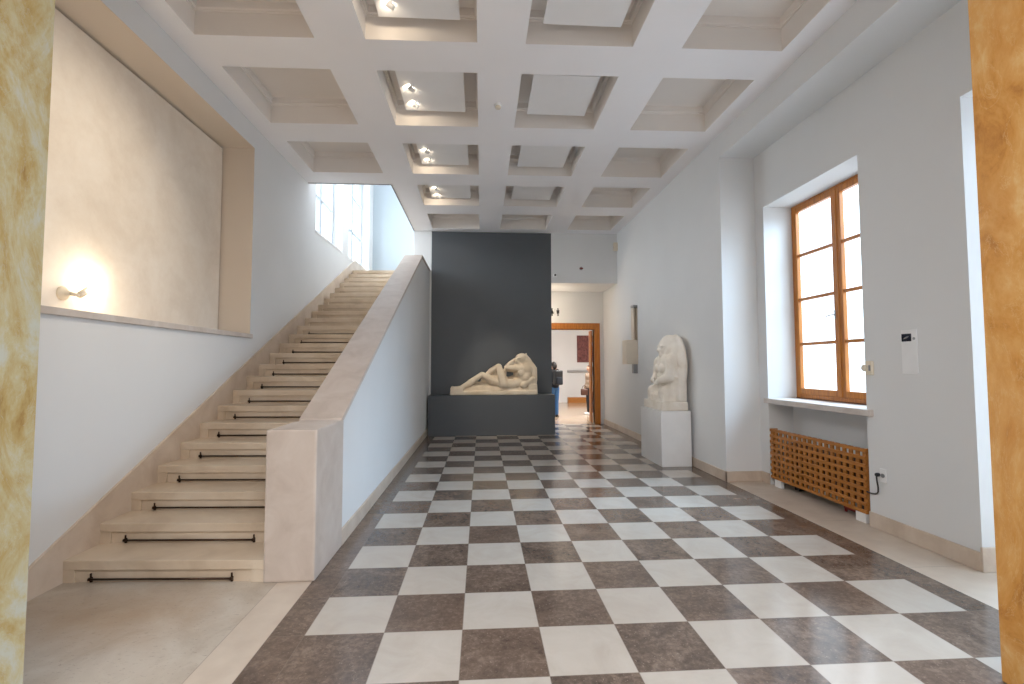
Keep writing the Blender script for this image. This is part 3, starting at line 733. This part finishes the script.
def person(name_loc, rot, label, upper, lower, shoe, hair_long, arms):
    """standing adult, 1.72 m; local +X is the facing direction"""
    p = thing('person', name_loc, label, 'person'); p.rotation_euler.z = rot
    m = MB(); c = m.cap
    for s in (-1, 1):
        c((0, s*.09, .90), .085, (.01, s*.095, .49), .055); c((.01, s*.095, .49), .056, (-.01, s*.1, .10), .038); c((-.02, s*.1, .05), .04, (.14, s*.115, .03), .03)
    m.ell((0, 0, .95), (.10, .155, .13)); m.ell((0, 0, 1.12), (.09, .13, .16)); m.ell((.0, 0, 1.30), (.105, .165, .16)); c((0, -.15, 1.39), .055, (0, .15, 1.39), .055)
    c((0, 0, 1.40), .055, (.015, 0, 1.52), .05); m.ell((.02, 0, 1.605), (.095, .075, .115)); c((.105, 0, 1.60), .012, (.118, 0, 1.575), .016)
    for s in (-1, 1): m.ell((.01, s*.076, 1.595), (.02, .012, .03)); m.ell((.09, s*.032, 1.615), (.016, .02, .012))
    c((.1, -.018, 1.548), .01, (.1, .018, 1.548), .01)
    for s in (-1, 1):
        el, ha = arms[s]; sh = Vector((0, s*.185, 1.38)); el = Vector(el); ha = Vector(ha)
        c(sh, .05, el, .04); c(el, .04, ha, .027); d = (ha-el).normalized(); pal = ha+d*.05; c(ha, .026, pal, .032)
        side = d.cross(Vector((0, 1, 0))).normalized()
        for q in range(4):
            b = pal+side*(.026-.017*q)+d*.02; l = (.034, .04, .037, .028)[q]; e1 = b+d*l; c(b, .0095, e1, .009); c(e1, .009, e1+(d*.8+Vector((0, -s*.5, 0)))*l*.8, .008)
        th = ha+side*.025+d*.02; c(th, .011, th+(d+side*.7)*.04, .0095)
    m.remesh('body', M['skin'], p, .009, 2)
    m = MB(); c = m.cap
    m.ell((0, 0, .98), (.13, .185, .16)); m.ell((0, 0, 1.14), (.125, .17, .2)); m.ell((0, 0, 1.30), (.135, .195, .17)); c((0, -.16, 1.385), .075, (0, .16, 1.385), .075); c((0, 0, 1.40), .08, (.005, 0, 1.46), .066)
    for s in (-1, 1):
        el, ha = Vector(arms[s][0]), Vector(arms[s][1]); c((0, s*.185, 1.375), .07, el, .058); c(el, .058, el.lerp(ha, .93), .042)
    m.remesh('jacket', upper, p, .014, 3)
    m = MB(); c = m.cap
    for s in (-1, 1):
        c((0, s*.09, .90), .105, (.01, s*.097, .49), .075); c((.01, s*.097, .49), .075, (-.01, s*.1, .10), .06)
    m.ell((0, 0, .93), (.12, .172, .11)); m.remesh('trousers', lower, p, .014, 3)
    for s in (-1, 1):
        MB().cap((-.03, s*.1, .045), .045, (.14, s*.115, .036), .036).box(-.075, .175, s*.105-.042, s*.105+.042, 0, .025, .008).remesh('shoe', shoe, p, .01, 2)
    m = MB(); m.ell((-.005, 0, 1.64), (.105, .086, .10)); m.ell((-.05, 0, 1.60), (.07, .08, .11))
    if hair_long: m.cap((-.06, 0, 1.6), .07, (-.075, 0, 1.42), .06)
    m.remesh('hair', M['hair'], p, .012, 2)
    return p
hang = {-1: ((-.03, -.24, 1.12), (.05, -.25, .90)), 1: ((-.03, .24, 1.12), (.05, .25, .90))}
raise_ = {-1: ((.14, -.27, 1.22), (.2, -.22, 1.48)), 1: ((.04, .25, 1.13), (.24, .16, 1.30))}
P1 = (2.55, 13.2, 0)
person(P1, math.radians(115), 'person in dark jacket and blue jeans standing left in the doorway', M['navy'], M['denim'], M['black'], False, raise_).scale = (1.06,)*3
bp_ = thing('backpack', (P1[0], P1[1], 1.09), 'black backpack worn by the person in blue jeans', 'backpack'); bp_.rotation_euler.z = math.radians(115); bp_.scale = (1.06,)*3
MB().box(-.31, -.13, -.15, .15, -.02, .44, .05, 3).build('bag', M['black'], bp_, True)
MB().box(-.35, -.30, -.11, .11, .0, .22, .02, 2).build('pocket', M['navy'], bp_, True)
for s in (-1, 1): MB().tube(smoothpath([(-.16, s*.1, .40), (-.05, s*.11, .465), (.08, s*.11, .40), (.135, s*.115, .25), (.06, s*.17, .08), (-.14, s*.12, .04)]), .016, 8).build('strap', M['black'], bp_, True)
P2 = (3.93, 13.9, 0)
person(P2, math.radians(200), 'person in beige coat and dark trousers half hidden by the door frame', M['coat'], M['trouser'], M['white'], True, hang)
hb = thing('handbag', (3.70, 13.76, .68), 'brown handbag held by the person in the beige coat', 'handbag')
MB().box(-.12, .12, -.06, .06, 0, .22, .03, 2).build('bag', M['leather'], hb, True)
MB().tube(smoothpath([(-.08, 0, .2), (-.06, 0, .29), (0, 0, .33), (.06, 0, .29), (.08, 0, .2)]), .01, 8).build('handle', M['leather'], hb, True)

# ------------------------------------------------------------------ light
W = bpy.data.worlds.new('daylight'); S.world = W; W.use_nodes = True
W.node_tree.nodes['Background'].inputs[0].default_value = (.86, .93, 1.0, 1)
W.node_tree.nodes['Background'].inputs[1].default_value = 2.4

def area(name, loc, target, sx, sy, power, color):
    l = bpy.data.lights.new(name, 'AREA'); l.shape = 'RECTANGLE'; l.size = sx; l.size_y = sy; l.energy = power; l.color = color
    o = bpy.data.objects.new(name, l); COL.objects.link(o); o.location = loc
    o.rotation_euler = (Vector(target)-Vector(loc)).to_track_quat('-Z', 'Y').to_euler(); return o
def portal(name, loc, target, sx, sy):
    o = area(name, loc, target, sx, sy, 1, (1, 1, 1)); o.data.cycles.is_portal = True; return o
cool = (.55, .77, 1.0)
area('daylight_window', (8.2, 3.1, 5.6), (1.8, 3.4, 0), 3.4, 3.4, 1050, cool)
area('daylight_window', (8.2, .6, 5.6), (1.6, 2.2, 0), 3.4, 3.4, 200, cool)
area('daylight_stair', (-5.2, 7.6, 5.5), (3.7, 6.2, 1.4), 2.4, 2.2, 270, (.95, .97, 1))
area('daylight_stair', (-5.2, 10.2, 5.6), (3.7, 6.6, 1.4), 2.4, 2.2, 170, (.92, .96, 1))
area('lobby_fill_light', (.4, -4.2, 4.6), (.4, -4.2, 0), 5.0, 4.0, 330, (1, .98, .98))  # unseen fill added behind the camera to brighten the hall
area('gallery_light', (4.2, 12.9, 4.1), (4.2, 13.2, 0), 2.2, 4, 430, (1, .98, .95))
portal('sky_portal', (-3.7, 7.9, 5.86), (0, 7.9, 5.86), 1.9, 2.9)
portal('sky_portal', (-3.7, 10.43, 5.86), (0, 10.43, 5.86), 2.2, 2.9)
portal('sky_portal', (4.9, 3.1, 2.6), (0, 3.1, 2.6), 1.9, 3.0)
portal('sky_portal', (4.9, .2, 2.6), (0, .2, 2.6), 1.9, 3.0)
def point(name, loc, power, color, r=.03):
    l = bpy.data.lights.new(name, 'POINT'); l.energy = power; l.color = color; l.shadow_soft_size = r
    o = bpy.data.objects.new(name, l); COL.objects.link(o); o.location = loc
def spot(name, loc, target, power, color, ang, blend=.7):
    l = bpy.data.lights.new(name, 'SPOT'); l.energy = power; l.color = color; l.spot_size = ang; l.spot_blend = blend; l.shadow_soft_size = .02
    o = bpy.data.objects.new(name, l); COL.objects.link(o); o.location = loc
    o.rotation_euler = (Vector(target)-Vector(loc)).to_track_quat('-Z', 'Y').to_euler()
tip = Vector((LX, LY, LZ))+hd+dr*.2
point('wall_lamp_bulb', tip+Vector((.03, .03, .01)), 8, (1, .84, .64), .05)
for ri in range(1, 5):
    (xa, xb), (ya, yb) = CX[1], CY[ri]; c = ((xa+xb)/2, (ya+yb)/2)
    for sy in (-.17, .22):
        spot('spot_bulb', (c[0]-.31, c[1]+sy, ZC+.07), (c[0]-.1, yb+.1, ZC+.14), 4, (1, .82, .6), 2.7, .9)

spot('unseen_statue_spot', (-.3, 6.9, ZC-.1), (.6, 9.4, 1.2), 300, (1, .86, .68), .6, .9)

spot('unseen_statue_spot', (.5, 7.9, ZC-.05), (3.45, 5.7, 1.6), 130, (1, .9, .78), .42, .9)  # added warm spot brightening the kneeling statue, no fixture of its own
spot('niche_fill_spot', (-.7, 1.6, ZC+.05), (-3.6, 1.9, 2.9), 210, (1, .86, .68), 1.15, 1.0)  # added warm spot to brighten the niche panel
area('stair_fill_light', (-2.4, 8.6, 7.9), (-2.4, 8.6, 0), 1.2, 3.5, 24, (.82, .92, 1))  # unseen cool fill added to lift the top steps
point('passage_fill_light', (2.0, 10.45, 3.2), 16, (1, .82, .62), .03)  # added warm fill for the passage, hidden behind the dark panel

# ------------------------------------------------------------------ camera
cam = bpy.data.cameras.new('camera'); co = bpy.data.objects.new('camera', cam); COL.objects.link(co); S.camera = co
f, pitch, yaw, roll = 477.09, .0494, .0646, -.0016
cam.sensor_width = 36; cam.lens = f/1024*36; cam.clip_start = .02
r = Vector((math.cos(yaw), -math.sin(yaw), 0)); fw = Vector((math.sin(yaw), math.cos(yaw), 0)); up = Vector((0, 0, 1))
d_ = fw*math.cos(pitch)+up*math.sin(pitch); u_ = -fw*math.sin(pitch)+up*math.cos(pitch)
r2 = r*math.cos(roll)+u_*math.sin(roll); u2 = u_*math.cos(roll)-r*math.sin(roll)
co.matrix_world = Matrix(((r2.x, u2.x, -d_.x, .1182), (r2.y, u2.y, -d_.y, -2.6985), (r2.z, u2.z, -d_.z, 1.7116), (0, 0, 0, 1)))

S.view_settings.view_transform = 'Standard'
S.view_settings.exposure = 0.36
S.view_settings.gamma = 1.06
S.cycles.max_bounces = 10; S.cycles.diffuse_bounces = 6; S.cycles.transparent_max_bounces = 12
S.cycles.sample_clamp_indirect = 6
